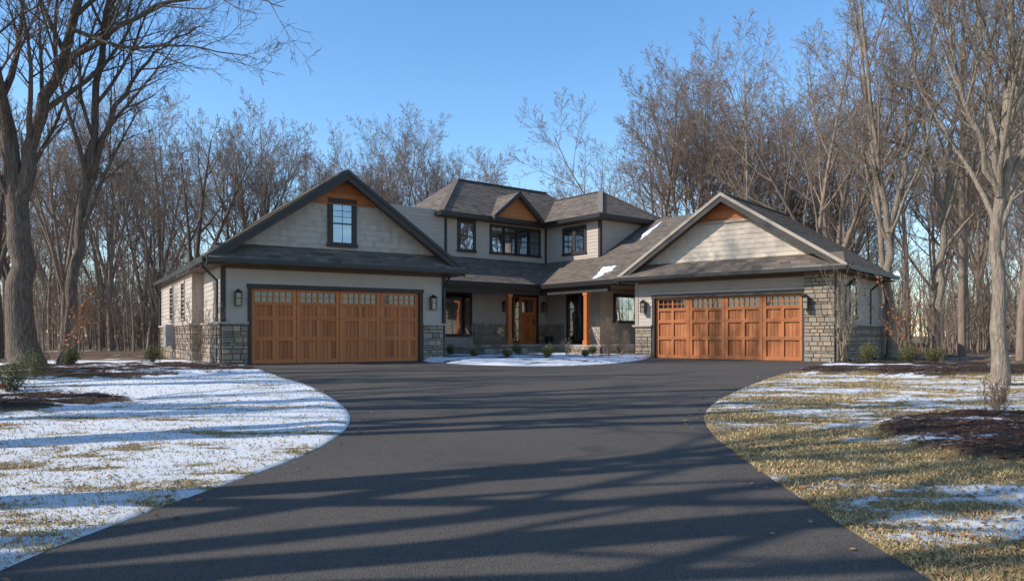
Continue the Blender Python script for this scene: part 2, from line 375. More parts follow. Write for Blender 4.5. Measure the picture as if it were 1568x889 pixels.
box(tr,F,.02,A1-.02,.02,4.98,E-.22,E-.18,M_soffit); box(tr,F,6.17,A1-.02,-3.93,.018,E-.22,E-.18,M_soffit)
def gut(pts,z):
    for i in range(len(pts)-1):
        a=Vector(F.p(pts[i][0],pts[i][1],0)); b=Vector(F.p(pts[i+1][0],pts[i+1][1],0))
        d=(b-a).normalized(); beam(tr,a-d*.05,b+d*.05,.14,.19+.002*i,M_black,z-.2)
gut([(0,5),(0,-.02),(6.12,-.02),(6.12,-3.97),(A1,-3.97),(A1,5)],E)
dc=4.3; dw=1.5; dz=7.87
roof(rf,[F.p(dc-dw,-.3,E+.02),F.p(dc,-.3,dz),F.p(dc,1.55,dz),F.p(dc-dw,.02,E+.02)],.1)
roof(rf,[F.p(dc+dw,-.3,E+.02),F.p(dc,-.3,dz),F.p(dc,1.55,dz),F.p(dc+dw,.02,E+.02)],.1)
pp=[F.p(dc-dw+.15,-.02,E),F.p(dc+dw-.15,-.02,E),F.p(dc,-.02,dz-.12)]
wl.prism(pp,F.n*.1,M_gwood); courses(wl,pp,-F.n,.13,2,3,.018,M_gwood)
for sg in (-1,1):
    q=[F.p(dc+sg*(dw+.05),-.3,E+.02),F.p(dc,-.3,dz+.05),F.p(dc,-.3,dz-.2),F.p(dc+sg*(dw+.05),-.3,E-.2)]
    tr.prism(q,-F.n*.06,M_trim)
window(wn,F,1.30,2.1,4.95,6.25,.47,2,2,.12)
for i in range(4):
    a=3.15+i*.78; window(wn,F,a,a+.68,4.95,6.2,.47,2,2,.09)
window(wn,SV,.95,1.62,4.95,6.15,-.03,2,2,.09); window(wn,SV,1.78,2.45,4.95,6.15,-.03,2,2,.09)
s6=.6; e=-1.7; c=4.45
roof(rf,[F.p(-3.9,e,ZE),F.p(c,e,ZE),F.p(6.65,.5,ZE+2.2*s6),F.p(-3.9,.5,ZE+2.2*s6)])
roof(rf,[F.p(c,e,ZE),F.p(c,-3.45,ZE),F.p(6.65,-3.45,ZE+2.2*s6),F.p(6.65,.5,ZE+2.2*s6)])
roof(rf,[F.p(c,-3.45,ZE),F.p(c,-6.9,ZE),F.p(10,-6.3,ZE+5.55*s6),F.p(10,-3.45,ZE+5.55*s6)])
roof(rf,[F.p(10,-3.45,ZE+5.55*s6),F.p(10,-6.3,ZE+5.55*s6),F.p(14.5,-6.3,ZE+.8),F.p(14.5,-3.45,ZE+.8)])
gw=[F.p(8.2,-6.2,3.0),F.p(14.3,-6.2,3.0),F.p(14.3,-6.2,3.9),F.p(10,-6.2,6.4),F.p(8.2,-6.2,5.3)]
wl.prism(gw,F.n*.1,M_side)
wl.prism([F.p(10.3,-3.5,0),F.p(14.3,-3.5,0),F.p(14.3,-3.5,3.9),F.p(10.3,-3.5,6)],-F.n*.1,M_side)
gut([(-3.9,e-.05),(c-.05,e-.05),(c-.05,-6.85)],ZE)
box(tr,F,-3.9,c+.1,e+.02,.49,3.06,3.10,M_soffit); box(tr,F,c+.1,6.64,-6.2,.48,3.055,3.095,M_soffit); box(tr,F,6.642,10.3,-6.1,-3.47,3.05,3.09,M_soffit)
box(tr,F,-3.9,c+.3,e+.12,e+.32,2.82,3.06,M_trim); box(tr,F,c+.12,c+.32,-6.0,e+.10,2.815,3.055,M_trim)
por=hb('porch')
box(por,F,-3.8,6.64,e+.1,.49,.02,.50,M_conc); box(por,F,c+.1,6.642,-5.6,e+.098,.02,.498,M_conc); box(por,F,6.644,9.6,-5.3,-3.47,.02,.496,M_conc)
PS=F.sub(0,e+.1,0); stone(st,PS,-3.8,c+.08,0,.44,0,.05)
PS2=F.sub(c+.1,0,-90); stone(st,PS2,1.62,5.6,0,.44,0,.05)
for i,(h,d) in enumerate(((.34,.35),(.17,.7))):
    box(por,F,1.0,3.4,e+.1-d-.04,e+.1-d+.33,.01,h,M_conc)
def post(a,b):
    box(por,F,a-.1,a+.1,b-.1,b+.1,.70,2.82,M_wood,.55); box(por,F,a-.13,a+.13,b-.13,b+.13,.50,.70,M_woodh); box(por,F,a-.13,a+.13,b-.13,b+.13,2.7,2.815,M_woodh)
post(2.74,-1.45); post(4.68,-4.6)
WF=F.sub(0,.5,0); stone(st,WF,2.1,4.15,.5,1.45,-.0); stone(st,WF,6.05,6.6,.5,1.45,-.0)
box(st,F,2.05,4.2,.36,.5,1.45,1.52,M_cap); box(st,F,6.05,6.58,.36,.5,1.45,1.52,M_cap)
stone(st,SV,-.35,.9,.5,1.45,0); box(st,SV,-.35,.93,-.13,0,1.45,1.52,M_cap)
window(wn,F,.35,1.9,.95,2.9,.47,3,2,.1,mid=False)
window(wn,SV,1.25,2.25,.6,2.9,-.03,1,1,.1,mid=False)
window(wn,FRt,7.6,9.0,1.6,2.8,-.03,3,2,.1,mid=False)
ed=hb('front_door')
box(ed,F,4.35,4.5,.40,.5,.5,2.85,M_trim);box(ed,F,5.95,6.1,.40,.5,.5,2.85,M_trim);box(ed,F,4.35,6.1,.39,.5,2.85,3.0,M_trim)
box(ed,F,4.5,4.56,.43,.5,.5,2.85,M_woodh);box(ed,F,4.86,4.93,.43,.5,.5,2.85,M_woodh);box(ed,F,5.89,5.95,.43,.5,.5,2.85,M_woodh)
ed.poly([F.p(4.56,.46,.5),F.p(4.86,.46,.5),F.p(4.86,.46,2.85),F.p(4.56,.46,2.85)],M_glass)
for z in (.5,1.1,1.7,2.3,2.8): box(ed,F,4.56,4.86,.45,.5,z,z+.05,M_woodh)
for k in range(6): box(ed,F,4.93+k*.16+.003,4.93+(k+1)*.16-.003,.47,.5,.5,2.85,M_wood)
for (x0,x1,z0,z1) in ((4.93,5.05,.5,2.85),(5.77,5.89,.5,2.85)): box(ed,F,x0,x1,.44,.47,z0,z1,M_woodh)
for z in (.5,1.35,1.95,2.7): box(ed,F,5.05,5.77,.445,.47,z,z+.14,M_woodh)
ed.poly([F.p(5.05,.462,2.09),F.p(5.77,.462,2.09),F.p(5.77,.462,2.7),F.p(5.05,.462,2.7)],M_glass)
for x in (5.28,5.52): box(ed,F,x,x+.025,.448,.462,2.09,2.7,M_woodh)
box(ed,F,5.80,5.84,.39,.44,1.45,1.75,M_black)
lantern(lan,F,3.9,.48,2.35); lantern(lan,F,6.38,.48,2.35)
sn=hb('roof_snow')
def snow_on(cx,cy,rx,ry,rot):
    pts=[];k=40
    for i in range(k):
        t=2*math.pi*i/k; r=1+.30*math.sin(3*t+cx)+.16*math.sin(7*t+cy)+.12*random.uniform(-1,1)
        x=math.cos(t)*rx*r; y=math.sin(t)*ry*r
        pts.append((cx+x*math.cos(rot)-y*math.sin(rot),cy+x*math.sin(rot)+y*math.cos(rot)))
    Z=lambda a,h: ZE+(a-c)*s6+h
    rings=[(1.04,.0),(1.0,.03),(.8,.055),(.4,.06)]
    R=[[F.p(cx+(a-cx)*q,cy+(b-cy)*q,Z(cx+(a-cx)*q,h)) for a,b in pts] for q,h in rings]
    for g in range(3):
        for i in range(k):
            j=(i+1)%k; sn.poly([R[g][i],R[g][j],R[g+1][j],R[g+1][i]],M_snow)
    sn.poly(R[3],M_snow)
snow_on(8.7,-4.7,.62,.16,0.05); snow_on(5.2,-5.2,.45,.36,0.1)
for n,bd in HB.items(): bd.obj(n,house)
bpy.context.view_layer.update()
for o in house.children: o.matrix_parent_inverse=house.matrix_world.inverted()
# ------------------------------------------------------------------ terrain
K=.0417
def zg(y):
    t=18-y
    if t>12: v=t
    elif t<-12: v=0
    else: v=math.log(1+math.exp(t*1.2))/1.2
    return -K*min(v,40)
LE=[(-60,-3.3),(0,-3.3),(4.77,-3.25),(5.57,-3.07),(6.62,-2.79),(7.52,-2.51),(8.51,-2.25),(9.91,-2.2),(11.05,-2.36),(12.08,-2.67),(13.6,-3.3),(15.5,-4.2),(17.2,-5.3),(19.6,-6.5),(21.4,-7.6),(23.2,-8.9),(26,-9.2),(40,-9.2)]
RE=[(-60,2.7),(0,2.6),(4.56,2.56),(5.29,2.51),(6.55,2.5),(7.89,2.5),(9.43,2.55),(10.7,2.73),(11.7,3.01),(13.1,3.6),(15.5,4.93),(17.6,6.2),(20.2,7.9),(23,9.7),(25.6,10.9),(40,11)]
def smooth_edge(E_):
    ys=np.array([p[0] for p in E_]); xs=np.array([p[1] for p in E_])
    g=np.arange(-10,40,.05); v=np.interp(g,ys,xs); k=np.ones(17)/17
    vv=np.convolve(np.pad(v,8,mode='edge'),k,mode='valid'); vv=np.convolve(np.pad(vv,8,mode='edge'),k,mode='valid')
    return lambda y: float(np.interp(y,g,vv))
lx=smooth_edge(LE); rx=smooth_edge(RE)
ys=[-150,-80,-40,-22,-15,-10,-6,-3,0,1,2]+list(np.arange(2.5,24,.1))+list(np.arange(24,36,.4))+[38,40,44,50,58,68,80,100,130,180,260,400,700]
ts=[0]; 
while ts[-1]<700: ts.append(ts[-1]+min(.10+.003*ts[-1]*ts[-1],80))
beds=[(-10.2,19.8,4.5,3.1),(-9.7,12.4,3.0,1.6),(10.6,20.6,4.4,3.3),(7.2,9.2,2.5,2.0)]
def n2(x,y,s=0): return noise.noise(Vector((x,y,s)))
def masks(x,y):
    w=n2(x*.9,y*.9,5)*.22
    mul=0
    for cx,cy,ax,ay in beds:
        d=math.hypot((x-cx)/ax,(y-cy)/ay)+w
        mul=max(mul,min(1,max(0,(1.0-d)*8+.5)))
    fx=(abs(x+1)-15.5+n2(x*.2,y*.2,9)*3)/2; fy=(y-26)/2
    f=min(1,max(0,max(fx,fy)))
    st_=n2(x*.5,y*1.7,1)*.62+n2(x*1.5,y*4.8,2)*.62+n2(x*5,y*9,3)*.4
    if x<0:
        cov=.27-.08*max(0,min(1,(8-y)/4))+.20*max(0,min(1,(y-10)/3)); 
    else:
        cov=-.40+.38*max(0,min(1,(y-10)/2))*max(0,min(1,(19-y)/2))
        dd=math.hypot((x-5.4+.9*(6.3-y))/3.2,(y-6.1)/1.1); cov+=.84*max(0,1-dd*dd)
    if mul>.5: cov=-.45 if x>0 else -.35
    for cx,cy,ax,ay,am in ((-7.4,18.0,1.8,.7,.9),(-9.4,13.6,2.4,.5,.8),(9.6,20.8,1.9,.7,1.0),(-7.0,14.5,2.2,1.6,.3)):
        d=math.hypot((x-cx)/ax,(y-cy)/ay); cov+=am*max(0,1-d*d)
    if f>.5: cov=-.38
    s=cov+st_
    s=1/(1+math.exp(-max(-30,min(30,s*6))))
    return s,mul,f
def relief(x,y,s,mu,f,edge):
    return .012+edge*(.020*s+mu*(.10+.04*n2(x*2,y*2,4))+.02*n2(x*1.1,y*1.1,8)+.10*f*n2(x*.3,y*.3,11))
V=[];FC=[];AT=[];FT=[];MT=[]
cols=[('L',t) for t in ts[::-1]]+[('m',0),('m',1),('m',2)]+[('R',t) for t in ts]
for y in ys:
    l=lx(y); r=rx(y); z=zg(y)
    for k,t in cols:
        if k=='m':
            x=(l+.03,(l+r)/2,r-.03)[t]; V.append((x,y,z-.06)); AT.append(0);MT.append(0);FT.append(0); continue
        x=l-t if k=='L' else r+t
        if -20<y<45 and t<60: s,mu,f=masks(x,y)
        else: s,mu,f=(.1,0,1)
        V.append((x,y,z+relief(x,y,s,mu,f,min(1,t/.25)))); AT.append(s);MT.append(mu);FT.append(f)
nc=len(cols)
for i in range(len(ys)-1):
    for j in range(nc-1):
        a=i*nc+j; FC.append((a,a+1,a+nc+1,a+nc))
me=bpy.data.meshes.new('ground'); me.from_pydata(V,[],FC)
for nm,arr in (('snow',AT),('mulch',MT),('forest',FT)):
    a=me.attributes.new(nm,'FLOAT','POINT'); a.data.foreach_set('value',arr)
me.polygons.foreach_set('use_smooth',[True]*len(FC))
ground=bpy.data.objects.new('ground',me); COL.objects.link(ground)
gm=bpy.data.materials.new('lawn_ground'); gm.use_nodes=True; nt=gm.node_tree; N=nt.nodes; L=nt.links; bs=N['Principled BSDF']
bs.inputs['Roughness'].default_value=.9; bs.inputs['Specular IOR Level'].default_value=.15
tc=N.new('ShaderNodeTexCoord')
def nz(scale,detail=4,rough=.6,vec=None):
    n=N.new('ShaderNodeTexNoise'); n.inputs['Scale'].default_value=scale; n.inputs['Detail'].default_value=detail; n.inputs['Roughness'].default_value=rough
    L.new(vec or tc.outputs['Object'],n.inputs['Vector']); return n.outputs['Fac']
def rng_(x,a,b,c=0,d=1):
    n=N.new('ShaderNodeMapRange'); 
    for i,v in zip((1,2,3,4),(a,b,c,d)): n.inputs[i].default_value=v
    L.new(x,n.inputs[0]); return n.outputs[0]
def mixc(f,a,b):
    n=N.new('ShaderNodeMix'); n.data_type='RGBA'
    L.new(f,n.inputs[0])
    for i,c_ in ((6,a),(7,b)):
        if isinstance(c_,tuple): n.inputs[i].default_value=(*c_,1)
        else: L.new(c_,n.inputs[i])
    return n.outputs[2]
def math_(op,a,b):
    n=N.new('ShaderNodeMath'); n.operation=op
    for i,c_ in ((0,a),(1,b)):
        if isinstance(c_,(int,float)): n.inputs[i].default_value=c_
        else: L.new(c_,n.inputs[i])
    return n.outputs[0]
def attr(nm):
    n=N.new('ShaderNodeAttribute'); n.attribute_name=nm; return n.outputs['Fac']
g1=mixc(rng_(nz(1.6),.35,.65),(.35,.245,.11),(.48,.36,.18))
fine=nz(55,4,.8)
g2=mixc(rng_(fine,.36,.60),(.13,.085,.040),g1)
fl=mixc(rng_(nz(9,5,.8),.35,.65),(.13,.08,.05),(.38,.25,.155))
fl=mixc(rng_(fine,.3,.7),(.09,.056,.035),fl)
mc=mixc(rng_(fine,.35,.68),(.025,.014,.010),(.11,.058,.036))
c1=mixc(attr('forest'),g2,fl); c2=mixc(attr('mulch'),c1,mc)
sm=math_('ADD',attr('snow'),math_('MULTIPLY',math_('SUBTRACT',nz(12,6,.85),.5),2.3))
sm=math_('ADD',sm,math_('MULTIPLY',math_('SUBTRACT',nz(70,3,.8),.5),1.6))
sf=rng_(sm,.50,.64)
c3=mixc(sf,c2,(.86,.86,.87)); L.new(c3,bs.inputs['Base Color'])
bp=N.new('ShaderNodeBump'); bp.inputs['Strength'].default_value=.9; bp.inputs['Distance'].default_value=.035
hh=math_('ADD',fine,math_('MULTIPLY',attr('snow'),.3)); L.new(hh,bp.inputs['Height']); L.new(bp.outputs[0],bs.inputs['Normal'])
me.materials.append(gm)
am=bpy.data.materials.new('asphalt'); am.use_nodes=True; nt=am.node_tree; N=nt.nodes; L=nt.links; bs=N['Principled BSDF']
tc=N.new('ShaderNodeTexCoord'); bs.inputs['Specular IOR Level'].default_value=.12
a1=mixc(rng_(nz(.7,4),.3,.7),(.080,.068,.057),(.106,.090,.076))
gr=nz(160,2,.7)
a2=mixc(rng_(gr,.40,.70),a1,(.20,.172,.147))
a3=mixc(rng_(nz(4,5,.75),.55,.75,0,.4),a2,(.060,.051,.043))
vo=N.new('ShaderNodeTexVoronoi'); vo.inputs['Scale'].default_value=110; L.new(tc.outputs['Object'],vo.inputs['Vector'])
a3=mixc(rng_(vo.outputs['Distance'],.45,.75,0,.6),a3,(.02,.018,.016))
L.new(a3,bs.inputs['Base Color']); bs.inputs['Roughness'].default_value=.95
bp=N.new('ShaderNodeBump'); bp.inputs['Strength'].default_value=.7; bp.inputs['Distance'].default_value=.008
L.new(math_('ADD',vo.outputs['Distance'],gr),bp.inputs['Height']); L.new(bp.outputs[0],bs.inputs['Normal'])
bd=B(); prev=None
for y in [q for q in ys if -45<q<35]:
    l=lx(y)-.005; r=rx(y)+.005; z=zg(y)
    row=[(l+(r-l)*k/8,y,z+.004) for k in range(9)]
    if prev:
        for k in range(8): bd.poly([prev[k],prev[k+1],row[k+1],row[k]],am)
    prev=row
bd.obj('driveway')
arc=[(-3.3,27.2),(-2.6,25.4),(-1.6,24.0),(-.4,23.0),(.8,22.6),(2.0,23.1),(3.1,24.4),(4.1,26.3),(5.0,28.6),(5.6,30.6)]
def lerp(a,b,t): return a+(b-a)*t
n_arc=len(arc)-1
def arcp(t):
    f=t*n_arc; i=min(int(f),n_arc-1); g=f-i
    p=[arc[max(i-1,0)],arc[i],arc[i+1],arc[min(i+2,n_arc)]]
    o=[]
    for k in (0,1):
        a,b_,c_,d_=[q[k] for q in p]; o.append(.5*((2*b_)+(-a+c_)*g+(2*a-5*b_+4*c_-d_)*g*g+(-a+3*b_-3*c_+d_)*g**3))
    return o
VV=[];FF=[];A_s=[];A_m=[]
for i,t in enumerate(np.linspace(0,1,61)):
    x,y=arcp(t); bx,by=lerp(-5.5,7,t),34.5+1.5*math.sin(t*3.14)
    for j in range(31):
        w=(j/30)**1.2; X=lerp(x,bx,w); Y=lerp(y,by,w)
        h=.005 if j==0 else .14*min(1,j/6)+.03*n2(X*1.5,Y*1.5,3)
        VV.append((X,Y,h)); s_=.60+n2(X*.7,Y*1.4,21)*1.1+n2(X*3,Y*4,22)*.6+ (.4 if w<.3 else 0); A_s.append(max(0,min(1,s_))); A_m.append(1)
for i in range(60):
    for j in range(30):
        a=i*31+j; FF.append((a,a+31,a+32,a+1))
me=bpy.data.meshes.new('planting_bed'); me.from_pydata(VV,[],FF)
for nm,arr in (('snow',A_s),('mulch',A_m),('forest',[0]*len(VV))):
    a=me.attributes.new(nm,'FLOAT','POINT'); a.data.foreach_set('value',arr)
me.polygons.foreach_set('use_smooth',[True]*len(FF)); me.materials.append(gm)
bed=bpy.data.objects.new('planting_bed',me); COL.objects.link(bed)
# ------------------------------------------------------------------ scatter
def scatter_quads(name,m,pts,size,seed=1):
    r=random.Random(seed); bd=B()
    for (x,y,z) in pts:
        a=r.uniform(0,6.28); s=size*r.uniform(.5,1.4); w=s*r.uniform(.35,.8)
        d=Vector((math.cos(a),math.sin(a),r.uniform(-.25,.35))); e_=Vector((-math.sin(a),math.cos(a),r.uniform(-.4,.4)))
        p=Vector((x,y,z+.008+s*.15))
        bd.poly([p-d*s*.5,p+e_*w*.5,p+d*s*.5,p-e_*w*.5],m,r.random())
    return bd.obj(name)
rs=random.Random(5)
lf=[];mp_=[]
def gz(x,y,s,mu,f): 
    t=min(abs(x-lx(y)),abs(x-rx(y))); return zg(y)+relief(x,y,s,mu,f,min(1,t/.25))
bl=B(); mi=bl.mi(M_blade)
for _ in range(150000):
    y=3.6+(rs.random()**1.7)*15
    side=rs.random()<.5
    lim=.74*y+.8
    if side: x0=lx(y)-.0; x=x0-rs.random()*max(.5,lim+x0)
    else: x0=rx(y); x=x0+rs.random()*max(.5,lim-x0)
    s,mu,f=masks(x,y)
    if mu>.4:
        if rs.random()<.3: mp_.append((x,y,gz(x,y,s,mu,f)))
        continue
    if rs.random()<(.015 if x<0 else .05): lf.append((x,y,gz(x,y,s,mu,f)))
    if s>.35 and rs.random()<s*.86: continue
    z=gz(x,y,s,mu,f); h=rs.uniform(.012,.038); a=rs.uniform(0,6.28); w=.004+.0004*y
    lean=rs.uniform(.3,1.4)*h; b_=rs.uniform(0,6.28); n0=len(bl.v)
    bl.v+= [(x-math.cos(a)*w,y-math.sin(a)*w,z-.003),(x+math.cos(a)*w,y+math.sin(a)*w,z-.003),(x+math.cos(b_)*lean,y+math.sin(b_)*lean,z+h)]
    bl.f.append((n0,n0+1,n0+2)); bl.m.append(mi); bl.c.append(min(1,max(0,rs.gauss(.5,.25))))
bl.obj('grass')
for _ in range(16000):
    side=rs.random()<.5; x=rs.uniform(-26,-7) if side else rs.uniform(7,26); y=rs.uniform(12,36)
    if -9<x<11 and (x>lx(y)-.1 and x<rx(y)+.1): continue
    s,mu,f=masks(x,y)
    if f>.3: lf.append((x,y,gz(x,y,s,mu,f)))
    elif mu>.5: mp_.append((x,y,gz(x,y,s,mu,f)))
for _ in range(160):
    y=rs.uniform(4,20); x=lx(y)+abs(rs.gauss(0,.25)) if rs.random()<.5 else rx(y)-abs(rs.gauss(0,.25)); lf.append((x,y,zg(y)))
scatter_quads('fallen_leaves',M_leaf,lf,.055,seed=2); scatter_quads('wood_mulch',M_mulch,mp_,.055,seed=3)
# ------------------------------------------------------------------ trees
def grow(bd,r,p,d,Ln,rad,lev,cfg,m):
    segs,kids,ratio,ang,upb,wig,lo,mr=cfg
    n=segs[lev]; pts=[p.copy()]; ds=[d.copy()]; 
    for i in range(n):
        d=(d+Vector((r.gauss(0,1),r.gauss(0,1),r.gauss(0,1)))*wig[lev]+Vector((0,0,upb[lev]))).normalized()
        p=p+d*(Ln/n); pts.append(p.copy()); ds.append(d.copy())
    rr=[max(mr,rad*(1-.82*i/n)) for i in range(n+1)]
    tube(bd,pts,rr,(8,5,3,3,3)[min(lev,4)],m)
    if lev+1<len(segs): kids_on(bd,r,pts,ds,rr,Ln,lev,cfg,m)
def kids_on(bd,r,pts,ds,rr,Ln,lev,cfg,m,lo=None):
    segs,kids,ratio,ang,upb,wig,lo_,mr=cfg
    lo=lo_[lev] if lo is None else lo
    n=len(pts)-1; k=kids[lev]; az=r.uniform(0,6.28)
    for j in range(k):
        t=lo+(1-lo)*(j+r.random())/k; t=min(t,.999); f=t*n; i=int(f); g=f-i
        q=pts[i].lerp(pts[i+1],g); dd=ds[i+1]; rad=rr[i]*(1-g)+rr[i+1]*g
        az+=2.4+r.uniform(-.5,.5); ref=Vector((1,0,0)) if abs(dd.x)<.8 else Vector((0,1,0))
        e1=dd.cross(ref).normalized(); e2=dd.cross(e1); th=math.radians(r.uniform(*ang[lev]))
        cd=dd*math.cos(th)+(e1*math.cos(az)+e2*math.sin(az))*math.sin(th)
        l2=Ln*ratio[lev]*r.uniform(.7,1.2)*(1.05-.55*t)
        grow(bd,r,q,cd,l2,min(rad*.62,l2*.018+.003),lev+1,cfg,m)
CF=dict(segs=[7,6,4,3,2], kids=[9,9,8,6], ratio=[.55,.52,.5,.5], ang=[(20,42),(25,48),(25,50),(25,55)],
 up=[.03,.07,.06,.04,.04], wig=[.05,.07,.09,.11,.12], lo=[.3,.22,.15,.1], mr=.005)
def cfg(**kw):
    c_=dict(CF); c_.update(kw); return (c_['segs'],c_['kids'],c_['ratio'],c_['ang'],c_['up'],c_['wig'],c_['lo'],c_['mr'])
def tree_mesh(name,seed,H,r0,m,forkh=.3,lead=4,spread=(14,32),c_=None,straight=False):
    r=random.Random(seed); bd=B(); c_=c_ or cfg()
    p=Vector((0,0,-.3)); d=Vector((r.gauss(0,.03),r.gauss(0,.03),1)).normalized()
    if straight:
        grow(bd,r,p,d,H,r0,0,c_,m)
    else:
        hh=H*forkh; pts=[p]; n=5
        for i in range(n):
            d=(d+Vector((r.gauss(0,.04),r.gauss(0,.04),.05))).normalized(); p=p+d*hh/n; pts.append(p)
        tube(bd,[pts[0]-Vector((0,0,.1))]+pts,[r0*1.45]+[r0*(1.18 if i==0 else 1-.25*i/n) for i in range(n+1)],9,m)
        az=r.uniform(0,6.28)
        for i in range(lead):
            az+=6.28/lead+r.uniform(-.4,.4); th=math.radians(r.uniform(*spread)) if i else math.radians(5)
            cd=Vector((math.cos(az)*math.sin(th),math.sin(az)*math.sin(th),math.cos(th)))
            grow(bd,r,pts[-1-(i%2)],cd,(H-hh)*r.uniform(.82,1.0),r0*r.uniform(.5,.68),0,c_,m)
    return bd.obj(name,None,smooth=True)
forest=empty('woodland_trees',(0,0,0))
c_l=cfg(kids=[11,8,6,4],segs=[6,4,3,2,1],mr=.008,ratio=[.5,.5,.5,.55])
c_s=cfg(kids=[16,6,5,3],ratio=[.26,.5,.5,.5],lo=[.35,.15,.1,.1],segs=[9,4,3,2,1],wig=[.03,.08,.1,.12,.12],mr=.007,up=[.02,.1,.07,.04,.03])
protos=[]
for i in range(4):
    protos.append(tree_mesh('forest_tree_crown_%d'%i,100+i,18,.22,M_barkf,forkh=.22+.04*i,lead=5,spread=(14,34),c_=c_l))
for i in range(4):
    protos.append(tree_mesh('forest_tree_pole_%d'%i,200+i,18,.16,M_barkf,straight=True,c_=c_s))
c_o=cfg(kids=[6,3,3],segs=[6,5,3,2],ratio=[.5,.45,.45],mr=.02)
openp=[tree_mesh('open_tree_%d'%i,400+i,19,.40,M_bark,forkh=.32,lead=3,spread=(12,28),c_=c_o) for i in range(3)]
thick=[]
for i in range(3):
    r=random.Random(300+i); bd=B()
    for k in range(13):
        p=Vector((r.uniform(-3,3),r.uniform(-2,2),-.1)); H=r.uniform(2.5,8)
        grow(bd,r,p,Vector((r.gauss(0,.07),r.gauss(0,.07),1)).normalized(),H,.012+H*.006,0,
             cfg(segs=[6,3,2,1],kids=[11,5,3],ratio=[.3,.5,.5],lo=[.15,.1,.1],ang=[(25,55),(30,60),(30,60)]),M_barkf)
    thick.append(bd.obj('undergrowth_%d'%i,None,smooth=True))
used=set()
def place(proto,name,x,y,sc,rot,parent=None,scz=None):
    if proto.name not in used:
        used.add(proto.name); o=proto
    else:
        o=bpy.data.objects.new(name,proto.data); COL.objects.link(o)
    o.location=(x,y,zg(y)-.02); o.rotation_euler=(0,0,rot); o.scale=(sc,sc,scz or sc)
    if parent: o.parent=parent
    return o
r=random.Random(42)
pts=[]
def far_ok(x,y,dmin):
    for a,b_ in pts:
        if (a-x)**2+(b_-y)**2<dmin*dmin: return False
    return True
def add_f(x,y,pr,sc,scz=None):
    pts.append((x,y)); place(pr,'forest_tree',x,y,sc,r.uniform(0,6.28),forest,scz)
n=0
while n<66:
    y=r.uniform(28,85); left=r.random()<.5
    px=r.uniform(-.80,-.34) if left else r.uniform(.37,.80)
    x=px*y
    if left and (x>-19 or y<43): continue
    if not left and x<17: continue
    if not far_ok(x,y,2.4): continue
    pr=protos[r.randint(4,7)] if r.random()<.6 else protos[r.randint(0,3)]
    hs=r.uniform(.65,1.0) if left else r.uniform(.75,1.15)
    if abs(px)<.5: hs*=.82
    add_f(x,y,pr,hs); n+=1
for x,y,i,s_ in ((-9.0,62,0,1.05),(-21,60,1,1.0),(-17,72,3,1.0),(-4.0,70,2,.95),(0,78,1,.9),(13.2,56,2,1.12),(19.0,54,3,1.0),(9,68,0,.9),(22,62,0,1.0),(-27,58,3,1.0),(17,64,1,1.15),(-13,66,2,.85),(5,75,3,.75),(27,60,1,1.0),
                (11.5,59,0,1.15),(15.5,58,3,1.15),(-7,64,3,1.0),(-11,60,1,.9),(-19.5,57,2,1.0),(-23.5,62,0,.95),(20.5,58,2,1.0),(-15,58,0,.75),(24,56,3,1.0)):
    add_f(x,y,protos[i],s_)
for x,y,i,s_ in ((17.2,35,5,1.05),(14.6,37,6,.95),(19.8,33,4,1.1),(21.5,31,7,1.0),(18.6,27.5,6,.95),(13.2,42,4,.9),(17.5,41,0,1.0)):
    add_f(x,y,protos[i],s_)
for k in range(22):
    x=r.uniform(-34,34); y=r.uniform(62,95)
    if far_ok(x,y,3): add_f(x,y,protos[r.randint(0,7)],r.uniform(.5,.75))
for k,(x,y,s_) in enumerate(((-19.5,28.5,.5),(-22,33,.55),(-17.5,41,.65),(-25,38,.6),(-27,33.5,.65))):
    o=place(openp[k%3],'forest_tree',x,y,s_,k*1.9,forest)
for k in range(70):
    left=r.random()<.5; y=r.uniform(27,75); px=r.uniform(-.78,-.3) if left else r.uniform(.38,.8); x=px*y
    if left and x>-19: continue
    if not left and x<17: continue
    place(thick[k%3],'undergrowth',x,y,r.uniform(.7,1.1)*(.5 if left and y<42 else 1),r.uniform(0,3.1),forest)
for k in range(55):
    place(thick[k%3],'undergrowth',r.uniform(-75,75),r.uniform(80,100),r.uniform(1.0,1.7),r.uniform(0,3.1),forest)
def spline(P,n):
    out=[]
    for i in range(len(P)-1):
        p0=P[max(i-1,0)];p1=P[i];p2=P[i+1];p3=P[min(i+2,len(P)-1)]
        for k in range(n):
            t=k/n; out.append(.5*((2*p1)+(p2-p0)*t+(2*p0-5*p1+4*p2-p3)*t*t+(3*p1-p0-3*p2+p3)*t**3))
    out.append(P[-1]); return out
cf_big=cfg(kids=[15,9,7,5],ratio=[.34,.5,.5,.5])
cf_limb=cfg(kids=[12,7,5],segs=[7,6,4,3],ratio=[.42,.48,.48],wig=[.05,.07,.09,.1],ang=[(22,45),(25,48),(25,50)])
def stem_tree(name,stems,m,seed):
    r=random.Random(seed); bd=B()
    for si,(P,ra,rb,lo) in enumerate(stems):
        P=[Vector(p) for p in P]; pts=spline(P,5); k=len(pts)
        ds=[(pts[min(i+1,k-1)]-pts[max(i-1,0)]).normalized() for i in range(k)]
        rr=[(ra+(rb-ra)*(i/(k-1))**.8)*r.uniform(.94,1.06) for i in range(k)]
        if P[0].z<.5: rr[0]*=1.6; rr[1]*=1.12
        pts=[q+Vector((r.gauss(0,.05),r.gauss(0,.05),0)) if 0<i<k-1 else q for i,q in enumerate(pts)]
        tube(bd,pts,rr,12,m)
        Ln=sum((pts[i+1]-pts[i]).length for i in range(k-1))
        kids_on(bd,r,pts,ds,rr,Ln,0,cf_limb if ra<.12 else cf_big,m,lo=lo)
    return bd.obj(name,None,smooth=True)
